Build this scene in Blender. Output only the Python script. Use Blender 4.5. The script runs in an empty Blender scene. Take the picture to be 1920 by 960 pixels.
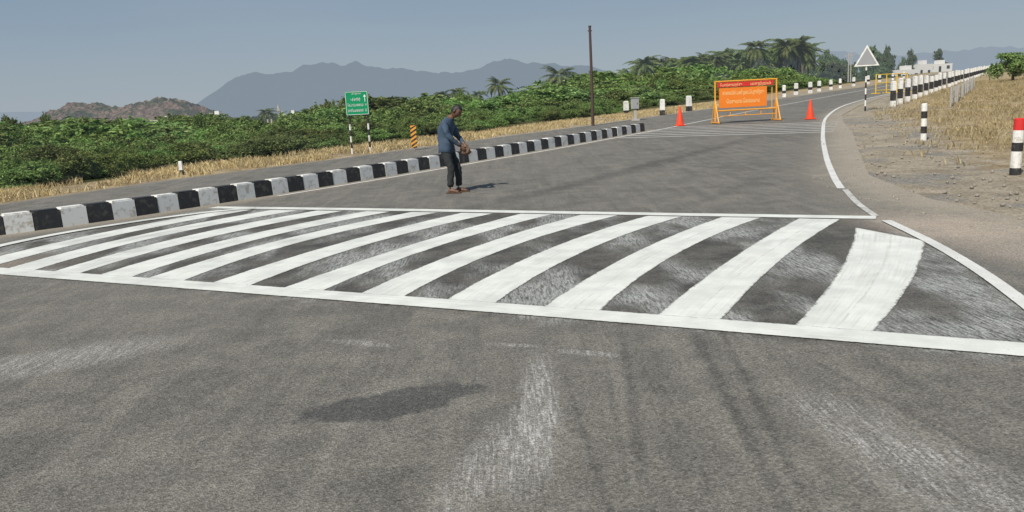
import bpy, bmesh, math, random
import numpy as np
from mathutils import Vector, Matrix, Euler, noise
random.seed(7); rng=np.random.default_rng(7)
scene=bpy.context.scene
COL=scene.collection
# ------------------------------------------------------------------ terrain
def interp(y,pts):
    if y<=pts[0][1]: return pts[0][0]
    for (x0,y0),(x1,y1) in zip(pts,pts[1:]):
        if y<=y1: return x0+(x1-x0)*(y-y0)/(y1-y0)
    return pts[-1][0]
def sstep(a,b,x):
    t=min(1,max(0,(x-a)/(b-a))); return t*t*(3-2*t)
XL=[(-30,-9),(-24,2),(-13.8,13),(-10.95,17.33),(-9,20.9),(-5.7,24.9),(-1,31.3),(4.3,38.2),(12,49),(20,60.5),(29,74),(40,89.5),(96,180),(146,262)]
XR=[(14,-9),(8.2,2),(6.6,5.5),(6.0,8),(5.9,11.2),(6.5,14.45),(8.3,19),(10.7,25),(12.7,30.5),(14.5,35),(18.9,43.4),(24.1,52.2),(31.9,64.4),(48.5,91),(105.5,180),(157,262)]
def hh(y):
    if y>200: y=200+60*(1-math.exp(-(y-200)/60))
    t=y-14
    return 0.012*(t+math.sqrt(t*t+30))-0.012*(-14+math.sqrt(226))
def dleft(x,y): return -(x+1)*0.84+(y-31.3)*0.54
def dright(x,y):
    if y<262: return (x-interp(y,XR))*0.84
    return (x-157)*0.84-(y-262)*0.54
def hz(x,y):
    z=hh(y)
    d=dleft(x,y)
    s=sstep(3.5,34,d)
    z=z*(1-s)+(-1.7)*s
    e=dright(x,y)
    z+=min(max(0,0.075*(e-6)),3.2)*sstep(18,45,y)
    if d>3 or e>3:
        z+=0.12*noise.noise(Vector((x*0.35,y*0.35,0)))*min(1,(max(d,e)-3)/3)
    return z
# ------------------------------------------------------------------ helpers
def new_mat(name):
    m=bpy.data.materials.new(name); m.use_nodes=True
    nt=m.node_tree; bs=nt.nodes['Principled BSDF']; return m,nt,bs
class N:
    def __init__(s,nt): s.nt=nt
    def n(s,t,**k):
        nd=s.nt.nodes.new(t)
        for a,b in k.items(): setattr(nd,a,b)
        return nd
    def l(s,a,b): s.nt.links.new(a,b)
    def put(s,v,sock):
        if isinstance(v,(int,float)): sock.default_value=v
        elif isinstance(v,(tuple,list)): sock.default_value=tuple(v)+((1,) if len(v)==3 and sock.type=='RGBA' else ())
        else: s.l(v,sock)
    def math(s,op,a,b=0.0,c=0.0,clamp=False):
        nd=s.n('ShaderNodeMath',operation=op,use_clamp=clamp)
        s.put(a,nd.inputs[0]); s.put(b,nd.inputs[1]); s.put(c,nd.inputs[2]); return nd.outputs[0]
    def ss(s,x,a,b):
        nd=s.n('ShaderNodeMapRange',interpolation_type='SMOOTHSTEP')
        s.put(x,nd.inputs[0]); nd.inputs[1].default_value=a; nd.inputs[2].default_value=b; return nd.outputs[0]
    def mix(s,f,a,b,bt='MIX'):
        nd=s.n('ShaderNodeMix',data_type='RGBA',blend_type=bt)
        s.put(f,nd.inputs[0]); s.put(a,nd.inputs[6]); s.put(b,nd.inputs[7]); return nd.outputs[2]
    def noise(s,vec,scale,detail=4,rough=0.55):
        nd=s.n('ShaderNodeTexNoise'); nd.inputs['Scale'].default_value=scale
        nd.inputs['Detail'].default_value=detail; nd.inputs['Roughness'].default_value=rough
        if vec is not None: s.l(vec,nd.inputs['Vector'])
        return nd.outputs['Fac']
    def pos(s):
        return s.n('ShaderNodeNewGeometry').outputs['Position']
    def mapv(s,vec,loc=(0,0,0),rot=(0,0,0),sc=(1,1,1),vt='POINT'):
        nd=s.n('ShaderNodeMapping',vector_type=vt)
        nd.inputs['Location'].default_value=loc; nd.inputs['Rotation'].default_value=rot; nd.inputs['Scale'].default_value=sc
        s.l(vec,nd.inputs['Vector']); return nd.outputs[0]
    def attr(s,name):
        nd=s.n('ShaderNodeAttribute',attribute_name=name); return nd.outputs['Fac']
    def ellipse(s,vec,c,rx,ry,ang,soft,nz,namp=0.35):
        q=s.mapv(vec,loc=(c[0],c[1],0),rot=(0,0,ang),sc=(rx,ry,1e6),vt='TEXTURE')
        ln=s.n('ShaderNodeVectorMath',operation='LENGTH'); s.l(q,ln.inputs[0])
        r=s.math('ADD',ln.outputs['Value'],s.math('MULTIPLY',s.math('SUBTRACT',nz,0.5),namp*2))
        return s.math('SUBTRACT',1.0,s.ss(r,1-soft,1+soft))
    def bump(s,h,dist,strength,bs):
        b=s.n('ShaderNodeBump'); b.inputs['Distance'].default_value=dist; b.inputs['Strength'].default_value=strength
        s.l(h,b.inputs['Height']); s.l(b.outputs[0],bs.inputs['Normal'])
HAZE=(0.27,0.325,0.38)
def haze(nt,bs,f,col=HAZE):  # aerial haze painted into the material: a fixed share of flat haze-coloured emission
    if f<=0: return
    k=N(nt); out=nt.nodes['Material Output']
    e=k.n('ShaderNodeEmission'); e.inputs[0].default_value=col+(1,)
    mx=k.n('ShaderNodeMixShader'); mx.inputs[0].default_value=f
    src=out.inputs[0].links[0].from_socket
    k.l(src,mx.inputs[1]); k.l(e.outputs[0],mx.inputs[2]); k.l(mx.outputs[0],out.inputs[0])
def simple(name,col,rough=0.7,var=0.25,scale=6,dirt=None,hz_=0,metal=0):
    m,nt,bs=new_mat(name); k=N(nt)
    tc=k.n('ShaderNodeTexCoord').outputs['Object']
    nz=k.noise(tc,scale,5,0.6)
    c=k.mix(nz,tuple(x*(1-var) for x in col),tuple(min(1,x*(1+var)) for x in col))
    if dirt:
        d=k.ss(k.noise(k.pos(),scale*1.7,6,0.7),0.50,0.66)
        c=k.mix(d,c,dirt)
    k.l(c,bs.inputs['Base Color']); bs.inputs['Roughness'].default_value=rough; bs.inputs['Metallic'].default_value=metal
    haze(nt,bs,hz_); return m
def mesh_obj(name,verts,faces,mats=(),mi=None,parent=None,smooth=False):
    me=bpy.data.meshes.new(name); me.from_pydata([tuple(v) for v in verts],[],[tuple(f) for f in faces]); me.update()
    for m in mats: me.materials.append(m)
    if mi is not None: me.polygons.foreach_set('material_index',mi)
    if smooth: me.polygons.foreach_set('use_smooth',[True]*len(me.polygons))
    o=bpy.data.objects.new(name,me); COL.objects.link(o)
    if parent: o.parent=parent
    return o
def empty(name,loc=(0,0,0),rz=0):
    o=bpy.data.objects.new(name,None); o.location=loc; o.rotation_euler=(0,0,rz); COL.objects.link(o); return o
class MB:
    """mesh builder collecting bevelled boxes / tubes / cones in one mesh"""
    def __init__(s): s.v=[];s.f=[];s.m=[]
    def add(s,v,f,mi=0):
        b=len(s.v); s.v+= [tuple(x) for x in v]; s.f+=[tuple(i+b for i in q) for q in f]; s.m+=[mi]*len(f)
    def box(s,c,size,mi=0,M=None,bev=0.0):
        bm=bmesh.new(); bmesh.ops.create_cube(bm,size=1)
        bmesh.ops.scale(bm,vec=size,verts=bm.verts)
        if bev>0: bmesh.ops.bevel(bm,geom=bm.edges[:],offset=bev,segments=2,affect='EDGES')
        T=Matrix.Translation(c) if M is None else M@Matrix.Translation(c)
        bm.transform(T); bm.verts.index_update()
        s.add([x.co.copy() for x in bm.verts],[[q.index for q in f.verts] for f in bm.faces],mi); bm.free()
    def tube(s,pts,rad,mi=0,n=8,cap=True):
        pts=[Vector(p) for p in pts]
        if not hasattr(rad,'__len__'): rad=[rad]*len(pts)
        V=[];F=[]
        for i,p in enumerate(pts):
            d=(pts[min(i+1,len(pts)-1)]-pts[max(i-1,0)]).normalized()
            a=d.orthogonal().normalized() if abs(d.z)>0.95 else d.cross(Vector((0,0,1))).normalized()
            if abs(d.z)>0.95: a=(Vector((1,0,0))-d*d.x).normalized()
            b=d.cross(a)
            for j in range(n):
                t=2*math.pi*j/n; V.append(p+(a*math.cos(t)+b*math.sin(t))*rad[i])
        for i in range(len(pts)-1):
            for j in range(n):
                F.append((i*n+j,i*n+(j+1)%n,(i+1)*n+(j+1)%n,(i+1)*n+j))
        if cap:
            F.append(tuple(range(n-1,-1,-1))); F.append(tuple((len(pts)-1)*n+j for j in range(n)))
        s.add(V,F,mi)
    def obj(s,name,mats,parent=None,smooth=False):
        return mesh_obj(name,s.v,s.f,mats,s.m,parent,smooth)
def text_obj(name,body,size,mat,parent,loc,rot,width=None):
    c=bpy.data.curves.new(name,'FONT'); c.body=body; c.size=size; c.align_x='CENTER'; c.align_y='CENTER'
    t=bpy.data.objects.new(name+'_tmp',c); COL.objects.link(t)
    bpy.context.view_layer.update()
    me=bpy.data.meshes.new_from_object(t.evaluated_get(bpy.context.evaluated_depsgraph_get()))
    bpy.data.objects.remove(t)
    me.materials.clear(); me.materials.append(mat)
    o=bpy.data.objects.new(name,me); COL.objects.link(o); o.parent=parent; o.location=loc; o.rotation_euler=rot
    if width and len(me.vertices):
        xs=[v.co.x for v in me.vertices]; w=max(xs)-min(xs)
        if w>0: o.scale=(width/w,1,1)
    return o
# ------------------------------------------------------------------ materials
# asphalt
A,nt,bs=new_mat('asphalt'); k=N(nt); P=k.pos()
big=k.noise(P,0.35,5,0.6); med=k.noise(P,2.2,7,0.7); fine=k.noise(P,75,3,0.8)
stretch=k.noise(k.mapv(P,rot=(0,0,math.radians(33)),sc=(3.2,0.25,1)),1.6,6,0.65)
vor=k.n('ShaderNodeTexVoronoi'); vor.inputs['Scale'].default_value=100; k.l(P,vor.inputs['Vector'])
vs_=k.n('ShaderNodeSeparateXYZ'); k.l(vor.outputs['Color'],vs_.inputs[0]); grain=vs_.outputs[0]
vor2=k.n('ShaderNodeTexVoronoi'); vor2.inputs['Scale'].default_value=34; k.l(P,vor2.inputs['Vector'])
c=k.mix(k.ss(big,0.3,0.7),(0.115,0.109,0.096),(0.158,0.149,0.129))
c=k.mix(k.ss(med,0.38,0.7),c,(0.19,0.178,0.152))
c=k.mix(k.math('MULTIPLY',k.ss(stretch,0.48,0.72),0.55),c,(0.225,0.21,0.18))
c=k.mix(k.math('MULTIPLY',k.ss(stretch,0.46,0.22),0.6),c,(0.070,0.068,0.062))
cw=k.attr('cw')
c=k.mix(k.math('MULTIPLY',cw,0.82),c,k.mix(k.ss(med,.3,.7),(0.040,0.039,0.037),(0.115,0.109,0.096)))
ov=k.noise(k.mapv(P,rot=(0,0,math.radians(30)),sc=(1.0,0.45,1)),1.3,2,0.5)
sp=k.noise(k.mapv(P,rot=(0,0,math.radians(28)),sc=(9,1.0,1)),5,6,0.8)
ovm=k.math('MULTIPLY',k.math('MULTIPLY',k.ss(ov,0.43,0.60),k.ss(sp,0.36,0.62)),cw)
c=k.mix(k.math('MULTIPLY',ovm,0.85),c,(0.42,0.43,0.41))
st=k.ellipse(P,(-0.72,4.27),0.50,0.22,math.radians(22),0.12,med,0.75)
c=k.mix(k.math('MULTIPLY',st,0.66),c,(0.047,0.049,0.051))
# light scuffs
scr=k.noise(k.mapv(P,rot=(0,0,math.radians(-6)),sc=(16,1.0,1)),3,7,0.8)
scr2=k.noise(P,60,3,0.8)
scm=k.math('MULTIPLY',k.ss(scr,0.45,0.62),k.ss(scr2,0.38,0.6))
for (cx,cy,rx,ry,an,am) in [(0.10,4.2,0.10,0.75,-3,1.0),(-0.12,3.5,0.14,0.65,-20,.7),(0.05,3.6,0.13,0.5,-8,.7),(1.62,3.6,0.20,0.5,12,.6),(1.75,3.0,0.26,0.55,15,.6),
        (-3.3,5.45,0.30,0.85,-62,.8),(0.45,5.0,0.2,0.05,-25,.8),(0.0,5.25,0.22,0.035,-20,.8),(-1.1,5.5,0.25,0.06,-25,.6),(5.0,6.3,.45,1.2,8,.6)]:
    e=k.ellipse(P,(cx,cy),rx,ry,math.radians(an),0.45,med,0.6)
    c=k.mix(k.math('MULTIPLY',k.math('MULTIPLY',e,scm),am),c,(0.50,0.49,0.47))
    c=k.mix(k.math('MULTIPLY',e,am*0.12),c,(0.42,0.41,0.38))
# tyre marks
trk=k.ss(k.noise(P,18,5,.8),.30,.55)
for (cx,cy,rx,ry,an,am) in [(0.62,4.25,0.030,1.2,-6,.42),(0.50,4.1,0.018,1.0,-4,.3),(1.12,4.15,0.035,1.45,-5,.5),(1.26,4.1,0.026,1.4,-7,.45),(0.31,3.6,0.018,1.0,2,.35),(1.9,3.9,.02,1.3,10,.3),(2.2,11,0.12,6,-33,.22),(0.2,14,0.2,8,-34,.22),(3,18,.3,9,-33,.2),(5,21,.25,9,-33,.2)]:
    e=k.ellipse(P,(cx,cy),rx,ry,math.radians(an),0.7,med,0.4)
    c=k.mix(k.math('MULTIPLY',k.math('MULTIPLY',e,am),trk),c,(0.04,0.04,0.04))
# dust from the shoulders
er=k.attr('er')
dd=k.math('ADD',er,k.math('MULTIPLY',k.math('SUBTRACT',med,0.5),1.8))
dm=k.math('SUBTRACT',1.0,k.ss(dd,0.0,1.3))
c=k.mix(k.math('MULTIPLY',dm,0.85),c,k.mix(big,(0.30,0.26,0.20),(0.39,0.345,0.275)))
el=k.attr('ek')
dk=k.math('SUBTRACT',1.0,k.ss(k.math('ADD',el,k.math('MULTIPLY',k.math('SUBTRACT',med,0.5),0.9)),0.0,0.75))
c=k.mix(k.math('MULTIPLY',dk,0.7),c,(0.32,0.28,0.22))
for (cx,cy,rx,ry,an,am) in [(4.9,9.0,0.6,1.0,20,.7),(4.9,7.4,0.5,1.2,8,.5),(-6.9,9.6,1.2,.8,0,.45)]:
    e=k.ellipse(P,(cx,cy),rx,ry,math.radians(an),0.7,med,0.7)
    c=k.mix(k.math('MULTIPLY',e,am),c,(0.42,0.35,0.28))
c=k.mix(0.6,c,k.mix(k.ss(fine,.3,.7),(0.24,0.24,0.24),(0.80,0.80,0.80)),'OVERLAY')
c=k.mix(0.5,c,k.mix(grain,(.12,.12,.12),(.95,.95,.95)),'SOFT_LIGHT')
fl=k.math('MULTIPLY',k.ss(vor2.outputs['Distance'],.16,.08),k.ss(k.noise(P,9,3,.7),.56,.64))
c=k.mix(k.math('MULTIPLY',fl,.6),c,(.40,.39,.36))
k.l(c,bs.inputs['Base Color']); bs.inputs['Roughness'].default_value=0.85; bs.inputs['Specular IOR Level'].default_value=0.3
k.bump(k.math('ADD',fine,vor.outputs['Distance']),0.006,0.8,bs)
# road paint
def paint(name,worn,base=(0.78,0.79,0.73),patchy=0):
    m,nt,bs=new_mat(name); k=N(nt); P=k.pos()
    uv=k.n('ShaderNodeUVMap').outputs[0]
    sx=k.n('ShaderNodeSeparateXYZ'); k.l(uv,sx.inputs[0])
    nz=k.noise(P,3.0,5,0.6); f=k.noise(P,70,3,0.75)
    st=k.noise(k.mapv(uv,sc=(26,0.6,1)),1.0,5,0.7)
    c=k.mix(k.ss(nz,0.3,0.7),tuple(x*0.80 for x in base),base)
    c=k.mix(k.math('MULTIPLY',k.ss(st,0.48,0.70),0.6),c,(0.55,0.53,0.47))
    seam=k.math('ABSOLUTE',k.math('SUBTRACT',k.math('ADD',sx.outputs[0],k.math('MULTIPLY',k.noise(P,1.4,2),0.12)),0.60))
    sm=k.math('MULTIPLY',k.math('SUBTRACT',1.0,k.ss(seam,0.0,0.025)),k.ss(k.noise(P,5,4),0.4,0.6))
    c=k.mix(k.math('MULTIPLY',sm,0.5),c,(0.42,0.41,0.37))
    edge=k.math('MINIMUM',sx.outputs[0],k.math('SUBTRACT',1.0,sx.outputs[0]))
    ew=k.math('SUBTRACT',1.0,k.ss(k.math('ADD',edge,k.math('MULTIPLY',k.math('SUBTRACT',k.noise(P,22,4,0.7),0.5),0.14)),0.0,0.035))
    c=k.mix(k.math('MULTIPLY',ew,0.8),c,(0.14,0.135,0.12))
    w=k.ss(k.math('ADD',k.math('MULTIPLY',f,0.6),k.math('MULTIPLY',k.noise(P,6,5,0.7),0.4)),0.66-worn*0.22,0.70-worn*0.16)
    if patchy:   # thin, streaky coats where the asphalt greys through
        px=k.n('ShaderNodeSeparateXYZ'); k.l(P,px.inputs[0])
        left=k.ss(px.outputs[0],1.5,-5.5)
        pm=k.math('MULTIPLY',k.math('MULTIPLY',k.ss(k.noise(P,1.1,3,.6),.48,.62),k.ss(st,.36,.62)),k.math('ADD',.35,k.math('MULTIPLY',left,.65)))
        c=k.mix(k.math('MULTIPLY',pm,0.6),c,(0.36,0.36,0.34))
    c=k.mix(k.math('MULTIPLY',w,0.8),c,(0.13,0.125,0.11))
    k.l(c,bs.inputs['Base Color']); bs.inputs['Roughness'].default_value=0.6
    k.bump(f,0.004,0.5,bs); return m
PAINT=paint('fresh_road_paint',0.22,patchy=1); PAINTW=paint('worn_road_paint',0.75,(0.66,0.65,0.60)); PAINTM=paint('line_paint',0.38,(0.75,0.74,0.70))
# ground
G_,nt,bs=new_mat('ground_soil'); k=N(nt); P=k.pos()
b=k.noise(P,0.25,6,0.6); m2=k.noise(P,1.6,7,0.7); f=k.noise(P,22,5,0.75); patch=k.noise(P,0.7,5,0.6)
dry=k.mix(k.ss(m2,0.35,0.65),(0.27,0.205,0.12),(0.46,0.365,0.22))
dry=k.mix(k.math('MULTIPLY',k.ss(patch,0.50,0.62),0.6),dry,k.mix(k.ss(f,.35,.65),(0.15,0.115,0.075),(0.30,0.24,0.165)))
dust=k.mix(k.ss(m2,0.3,0.7),(0.27,0.23,0.17),(0.43,0.37,0.285))
grav=k.mix(f,(0.12,0.115,0.105),(0.36,0.35,0.32))
dust=k.mix(k.math('MULTIPLY',k.ss(k.noise(P,0.55,4,0.6),0.50,0.60),.8),dust,grav)
du=k.math('ADD',k.attr('dust'),k.math('MULTIPLY',k.math('SUBTRACT',m2,0.5),1.3))
c=k.mix(k.ss(du,0.3,0.7),dry,dust)
veg=k.mix(k.ss(b,0.4,0.6),(0.045,0.055,0.022),(0.11,0.10,0.045))
ve=k.math('ADD',k.attr('veg'),k.math('MULTIPLY',k.math('SUBTRACT',m2,0.5),0.5))
c=k.mix(k.ss(ve,0.4,0.7),c,veg)
c=k.mix(0.7,c,k.mix(k.ss(f,.3,.7),(0.2,0.2,0.2),(0.8,0.8,0.8)),'OVERLAY')
c=k.mix(k.ss(k.attr('farh'),0,1),c,(0.2,0.24,0.26))  # distance haze painted into the base colour of the far ground
k.l(c,bs.inputs['Base Color']); bs.inputs['Roughness'].default_value=0.95; bs.inputs['Specular IOR Level'].default_value=0.1
k.bump(k.math('ADD',f,k.math('MULTIPLY',m2,2.0)),0.05,0.8,bs)
# leaves
def leafmat(name,c1,c2,c3,trans=0.25,hz_=0,grass=False):
    m,nt,bs=new_mat(name); k=N(nt)
    g=k.n('ShaderNodeNewGeometry'); oi=k.n('ShaderNodeObjectInfo')
    r=k.n('ShaderNodeValToRGB'); k.l(g.outputs['Random Per Island'],r.inputs[0])
    r.color_ramp.elements[0].color=c1+(1,); r.color_ramp.elements[1].color=c3+(1,)
    e=r.color_ramp.elements.new(0.55); e.color=c2+(1,)
    hs=k.n('ShaderNodeHueSaturation'); k.l(r.outputs[0],hs.inputs['Color'])
    clump=k.noise(g.outputs['Position'],.9,4,.7) 
    if not grass:
        k.l(k.math('ADD',0.470,k.math('MULTIPLY',oi.outputs['Random'],0.055)),hs.inputs['Hue'])
        k.l(k.math('ADD',0.82,k.math('MULTIPLY',k.noise(g.outputs['Position'],.15,2,.5),0.4)),hs.inputs['Saturation'])
    k.l(k.math('MULTIPLY',k.math('ADD',0.7,k.math('MULTIPLY',oi.outputs['Random'],0.75)),k.math('ADD',.4,k.math('MULTIPLY',clump,1.3))),hs.inputs['Value'])
    k.l(hs.outputs[0],bs.inputs['Base Color']); bs.inputs['Roughness'].default_value=0.65; bs.inputs['Specular IOR Level'].default_value=0.25
    t=k.n('ShaderNodeBsdfTranslucent'); k.l(hs.outputs[0],t.inputs[0])
    mx=k.n('ShaderNodeMixShader'); mx.inputs[0].default_value=trans
    k.l(bs.outputs[0],mx.inputs[1]); k.l(t.outputs[0],mx.inputs[2]); k.l(mx.outputs[0],nt.nodes['Material Output'].inputs[0])
    haze(nt,bs,hz_); return m
LEAF=leafmat('shrub_leaves',(0.075,0.125,0.030),(0.145,0.215,0.055),(0.26,0.32,0.11),hz_=.03)
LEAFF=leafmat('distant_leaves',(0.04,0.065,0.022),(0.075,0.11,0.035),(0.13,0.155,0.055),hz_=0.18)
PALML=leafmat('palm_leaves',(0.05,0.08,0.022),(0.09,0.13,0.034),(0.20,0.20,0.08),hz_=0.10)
GRASS=leafmat('dry_grass_blades',(0.26,0.20,0.11),(0.46,0.37,0.20),(0.64,0.54,0.32),0.3,grass=True)
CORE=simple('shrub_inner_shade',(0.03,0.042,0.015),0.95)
BARK=simple('palm_bark',(0.16,0.135,0.10),0.9,0.4,10,hz_=0.08)
BARK2=simple('dry_bark',(0.14,0.11,0.08),0.9)
WHITE=simple('white_paint_weathered',(0.76,0.755,0.72),0.6,0.08,5,dirt=(0.48,0.44,0.37))
BLACK=simple('black_paint_weathered',(0.025,0.025,0.027),0.55,0.3,5,dirt=(0.09,0.083,0.07))
CONC=simple('concrete',(0.40,0.385,0.35),0.85,0.2,4)
STEEL=simple('grey_steel',(0.30,0.31,0.32),0.5,0.1,4)
GREEN=simple('sign_green',(0.0,0.27,0.11),0.4,0.08,2)
SWH=simple('sign_white',(0.8,0.8,0.78),0.5,0.03,2)
REDP=simple('red_paint',(0.62,0.03,0.025),0.5,0.12,4)
ORANGE=simple('orange_board',(0.84,0.22,0.02),0.45,0.08,2)
YEL=simple('yellow_text_paint',(0.88,0.66,0.30),0.5,0.05,3)
YELO=simple('yellow_frame_paint',(0.78,0.34,0.03),0.5,0.15,4)
CONEM=simple('cone_plastic',(0.85,0.07,0.02),0.4,0.08,4)
RUST=simple('rusty_pole',(0.07,0.042,0.035),0.7,0.3,3)
# ------------------------------------------------------------------ ground sheet
ys=list(np.arange(-12,62,0.8))+list(np.arange(62,262,3.0)); s=3;y=ys[-1]
while y<11000: y+=s;ys.append(y);s*=1.18
xs=list(np.arange(-28,48,0.8))+list(np.arange(48,165,3.0)); s=3;x=xs[-1]
while x<9000: x+=s;xs.append(x);s*=1.25
pre=[];x=-28;s=0.9
while x>-9000: x-=s;pre.append(x);s*=1.13
xs=pre[::-1]+xs
V=[];du=[];ve=[];fh=[]
for y in ys:
    xl=interp(y,XL);xr=interp(y,XR)
    for x in xs:
        z=hz(x,y)
        inl=(x-xl)*0.8; inr=(xr-x)*0.8
        if y<262:
            if inl>1 and inr>1: z-=0.2
            else: z-=0.012
        V.append((x,y,z))
        e=dright(x,y); d=dleft(x,y)
        v=0.0
        if d>0: v=sstep(2.4,4.6,d)
        if x<-9 and y<17: v=0
        if e>0: v=sstep(30,80,e)*0.9
        if y>262: v=1
        u=0
        if e>-2: u=1-sstep(0.3,3.8 if y>12 else 5,e)*1.0
        if y<12 and e>0: u=max(u,1-sstep(1.5,4,e))
        if d>-2 and d<3 and e<0: u=max(u,(1-sstep(-0.2,1.0,d-0.3))*0.9)
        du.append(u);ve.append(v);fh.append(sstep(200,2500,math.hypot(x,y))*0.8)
nx=len(xs)
F=[(j*nx+i,j*nx+i+1,(j+1)*nx+i+1,(j+1)*nx+i) for j in range(len(ys)-1) for i in range(nx-1)]
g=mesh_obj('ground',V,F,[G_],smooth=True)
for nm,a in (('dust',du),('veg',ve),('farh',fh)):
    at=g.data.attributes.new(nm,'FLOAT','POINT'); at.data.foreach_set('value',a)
# ------------------------------------------------------------------ road
KB=[(-12.5,10.9),(-10.5,11.4),(-9.0,11.85),(-7.95,12.45),(-6.95,13.45),(-5.94,14.75),(-5.0,15.98),(-4.04,17.3),(-3.0,18.75),(-1.95,20.3),(-0.74,22.05),(0.85,24.35),(2.75,27.2),(5.52,31.46)]
def segd(p,pts):
    best=1e9
    for a,b in zip(pts,pts[1:]):
        ax,ay=a;bx,by=b;dx=bx-ax;dy=by-ay
        t=max(0,min(1,((p[0]-ax)*dx+(p[1]-ay)*dy)/(dx*dx+dy*dy)))
        d=math.hypot(p[0]-ax-dx*t,p[1]-ay-dy*t)
        if d<best: best=d
    return best
CWP=[(-7.2,9.9),(3.2,4.3),(3.7,5.6),(4.2,8.0),(4.45,9.8),(-5.3,14.6),(-6.3,13.2),(-6.95,12.1),(-7.3,11.0)]
def inside(p,poly):
    r=False;n=len(poly)
    for i in range(n):
        x0,y0=poly[i];x1,y1=poly[(i+1)%n]
        if (y0>p[1])!=(y1>p[1]) and p[0]<(x1-x0)*(p[1]-y0)/(y1-y0)+x0: r=not r
    return r
ry=list(np.arange(-9,2,0.6))+list(np.arange(2,17,0.16))+list(np.arange(17,50,0.5))+list(np.arange(50,262.1,2))
V=[];er=[];ek=[];cwa=[];NC=110
for y in ry:
    xl=interp(y,XL);xr=interp(y,XR)
    for i in range(NC+1):
        t=i/NC; x=xl+(xr-xl)*t
        V.append((x,y,hh(y)+0.004))
        er.append(min((xr-x)*0.85, 9)); 
        d=segd((x,y),KB) if y<40 else 9
        ek.append(min(d,(x-xl)*0.8+0.35)); cwa.append(1.0 if inside((x,y),CWP) else 0.0)
F=[(j*(NC+1)+i,j*(NC+1)+i+1,(j+1)*(NC+1)+i+1,(j+1)*(NC+1)+i) for j in range(len(ry)-1) for i in range(NC)]
road=mesh_obj('asphalt_road',V,F,[A],smooth=True)
for nm,a in (('er',er),('ek',ek),('cw',cwa)):
    at=road.data.attributes.new(nm,'FLOAT','POINT'); at.data.foreach_set('value',a)
# ---- markings
def resample(pts,step):
    out=[Vector((*pts[0],0))];
    for a,b in zip(pts,pts[1:]):
        a=Vector((*a,0));b=Vector((*b,0));n=max(1,int((b-a).length/step))
        for i in range(1,n+1): out.append(a.lerp(b,i/n))
    return out
def smooth_poly(pts,step=0.25):
    P=[Vector((*p,0)) for p in pts]; P=[P[0]*2-P[1]]+P+[P[-1]*2-P[-2]]; out=[]
    for i in range(1,len(P)-2):
        n=max(2,int((P[i+1]-P[i]).length/step))
        for j in range(n):
            t=j/n
            out.append(0.5*((2*P[i])+(P[i+1]-P[i-1])*t+(2*P[i-1]-5*P[i]+4*P[i+1]-P[i+2])*t*t+(3*P[i]-P[i-1]-3*P[i+1]+P[i+2])*t**3))
    out.append(P[-2]); return out
def band(name,Lp,Rp,zo,mat,parent,cols=4,jit=0.006):
    V=[];F=[];U=[];n=len(Lp)
    for i in range(n):
        jl=jit*noise.noise(Vector((Lp[i].x*4,Lp[i].y*4,3)))*2; jr=jit*noise.noise(Vector((Rp[i].x*4,Rp[i].y*4,9)))*2
        for c in range(cols+1):
            t=c/cols; q=Lp[i].lerp(Rp[i],t+(jl if c==0 else 0)+(jr if c==cols else 0)); V.append((q.x,q.y,hh(q.y)+zo)); U.append((t,i*0.15))
    for i in range(n-1):
        for c in range(cols):
            a=i*(cols+1)+c; F.append((a,a+1,a+cols+2,a+cols+1))
    o=mesh_obj(name,V,F,[mat],parent=parent)
    uv=o.data.uv_layers.new(name='UVMap')
    for l in o.data.loops: uv.data[l.index].uv=U[l.vertex_index]
    if o.data.polygons[0].normal.z<0: o.data.flip_normals()
    return o
def line(name,pts,w,zo,mat,parent,step=0.25,sm=True):
    q=smooth_poly(pts,step) if sm else resample(pts,step); Lp=[];Rp=[]
    for i,p in enumerate(q):
        d=(q[min(i+1,len(q)-1)]-q[max(i-1,0)]).normalized(); nrm=Vector((-d.y,d.x,0))
        Lp.append(p+nrm*w/2);Rp.append(p-nrm*w/2)
    return band(name,Lp,Rp,zo,mat,parent)
marks=empty('road_markings')
z1,z2,z3=0.008,0.012,0.016
BL=[(1.93,5.36),(1.06,5.82),(.23,6.24),(-.59,6.62),(-1.39,7.05),(-2.20,7.46),(-3.03,7.90),(-3.86,8.33),(-4.53,8.68),(-5.23,9.01),(-5.98,9.36),(-6.75,9.72)]
BR=[(2.35,5.11),(1.47,5.57),(.65,6.01),(-.17,6.42),(-.97,6.84),(-1.77,7.26),(-2.57,7.68),(-3.38,8.11),(-4.07,8.45),(-4.83,8.80),(-5.54,9.13),(-6.3,9.5)]
TL=[(3.98,9.15),(3.64,10.03),(2.78,10.47),(1.88,10.93),(1.01,11.37),(.15,11.80),(-.74,12.24),(-1.55,12.64),(-2.33,13.03),(-3.24,13.46),(-4.11,13.86),(-5.0,14.25)]
TR=[(4.26,8.15),(4.07,9.80),(3.23,10.25),(2.30,10.70),(1.51,11.12),(.61,11.56),(-.25,11.98),(-1.12,12.42),(-1.91,12.82),(-2.75,13.23),(-3.59,13.62),(-4.5,14.05)]
ML=[(3.10,7.35),(2.25,7.91),(1.22,8.21),(.23,8.49),(-.60,8.88),(-1.37,9.28),(-2.28,9.73),(-3.20,10.18),(-3.95,10.55),(-4.75,10.95),(-5.55,11.35),(-6.35,11.7)]
MR=[(3.50,6.80),(2.71,7.78),(1.66,8.08),(.68,8.37),(-.18,8.76),(-.98,9.16),(-1.86,9.59),(-2.79,10.05),(-3.5,10.4),(-4.3,10.78),(-5.1,11.15),(-5.9,11.5)]
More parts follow.
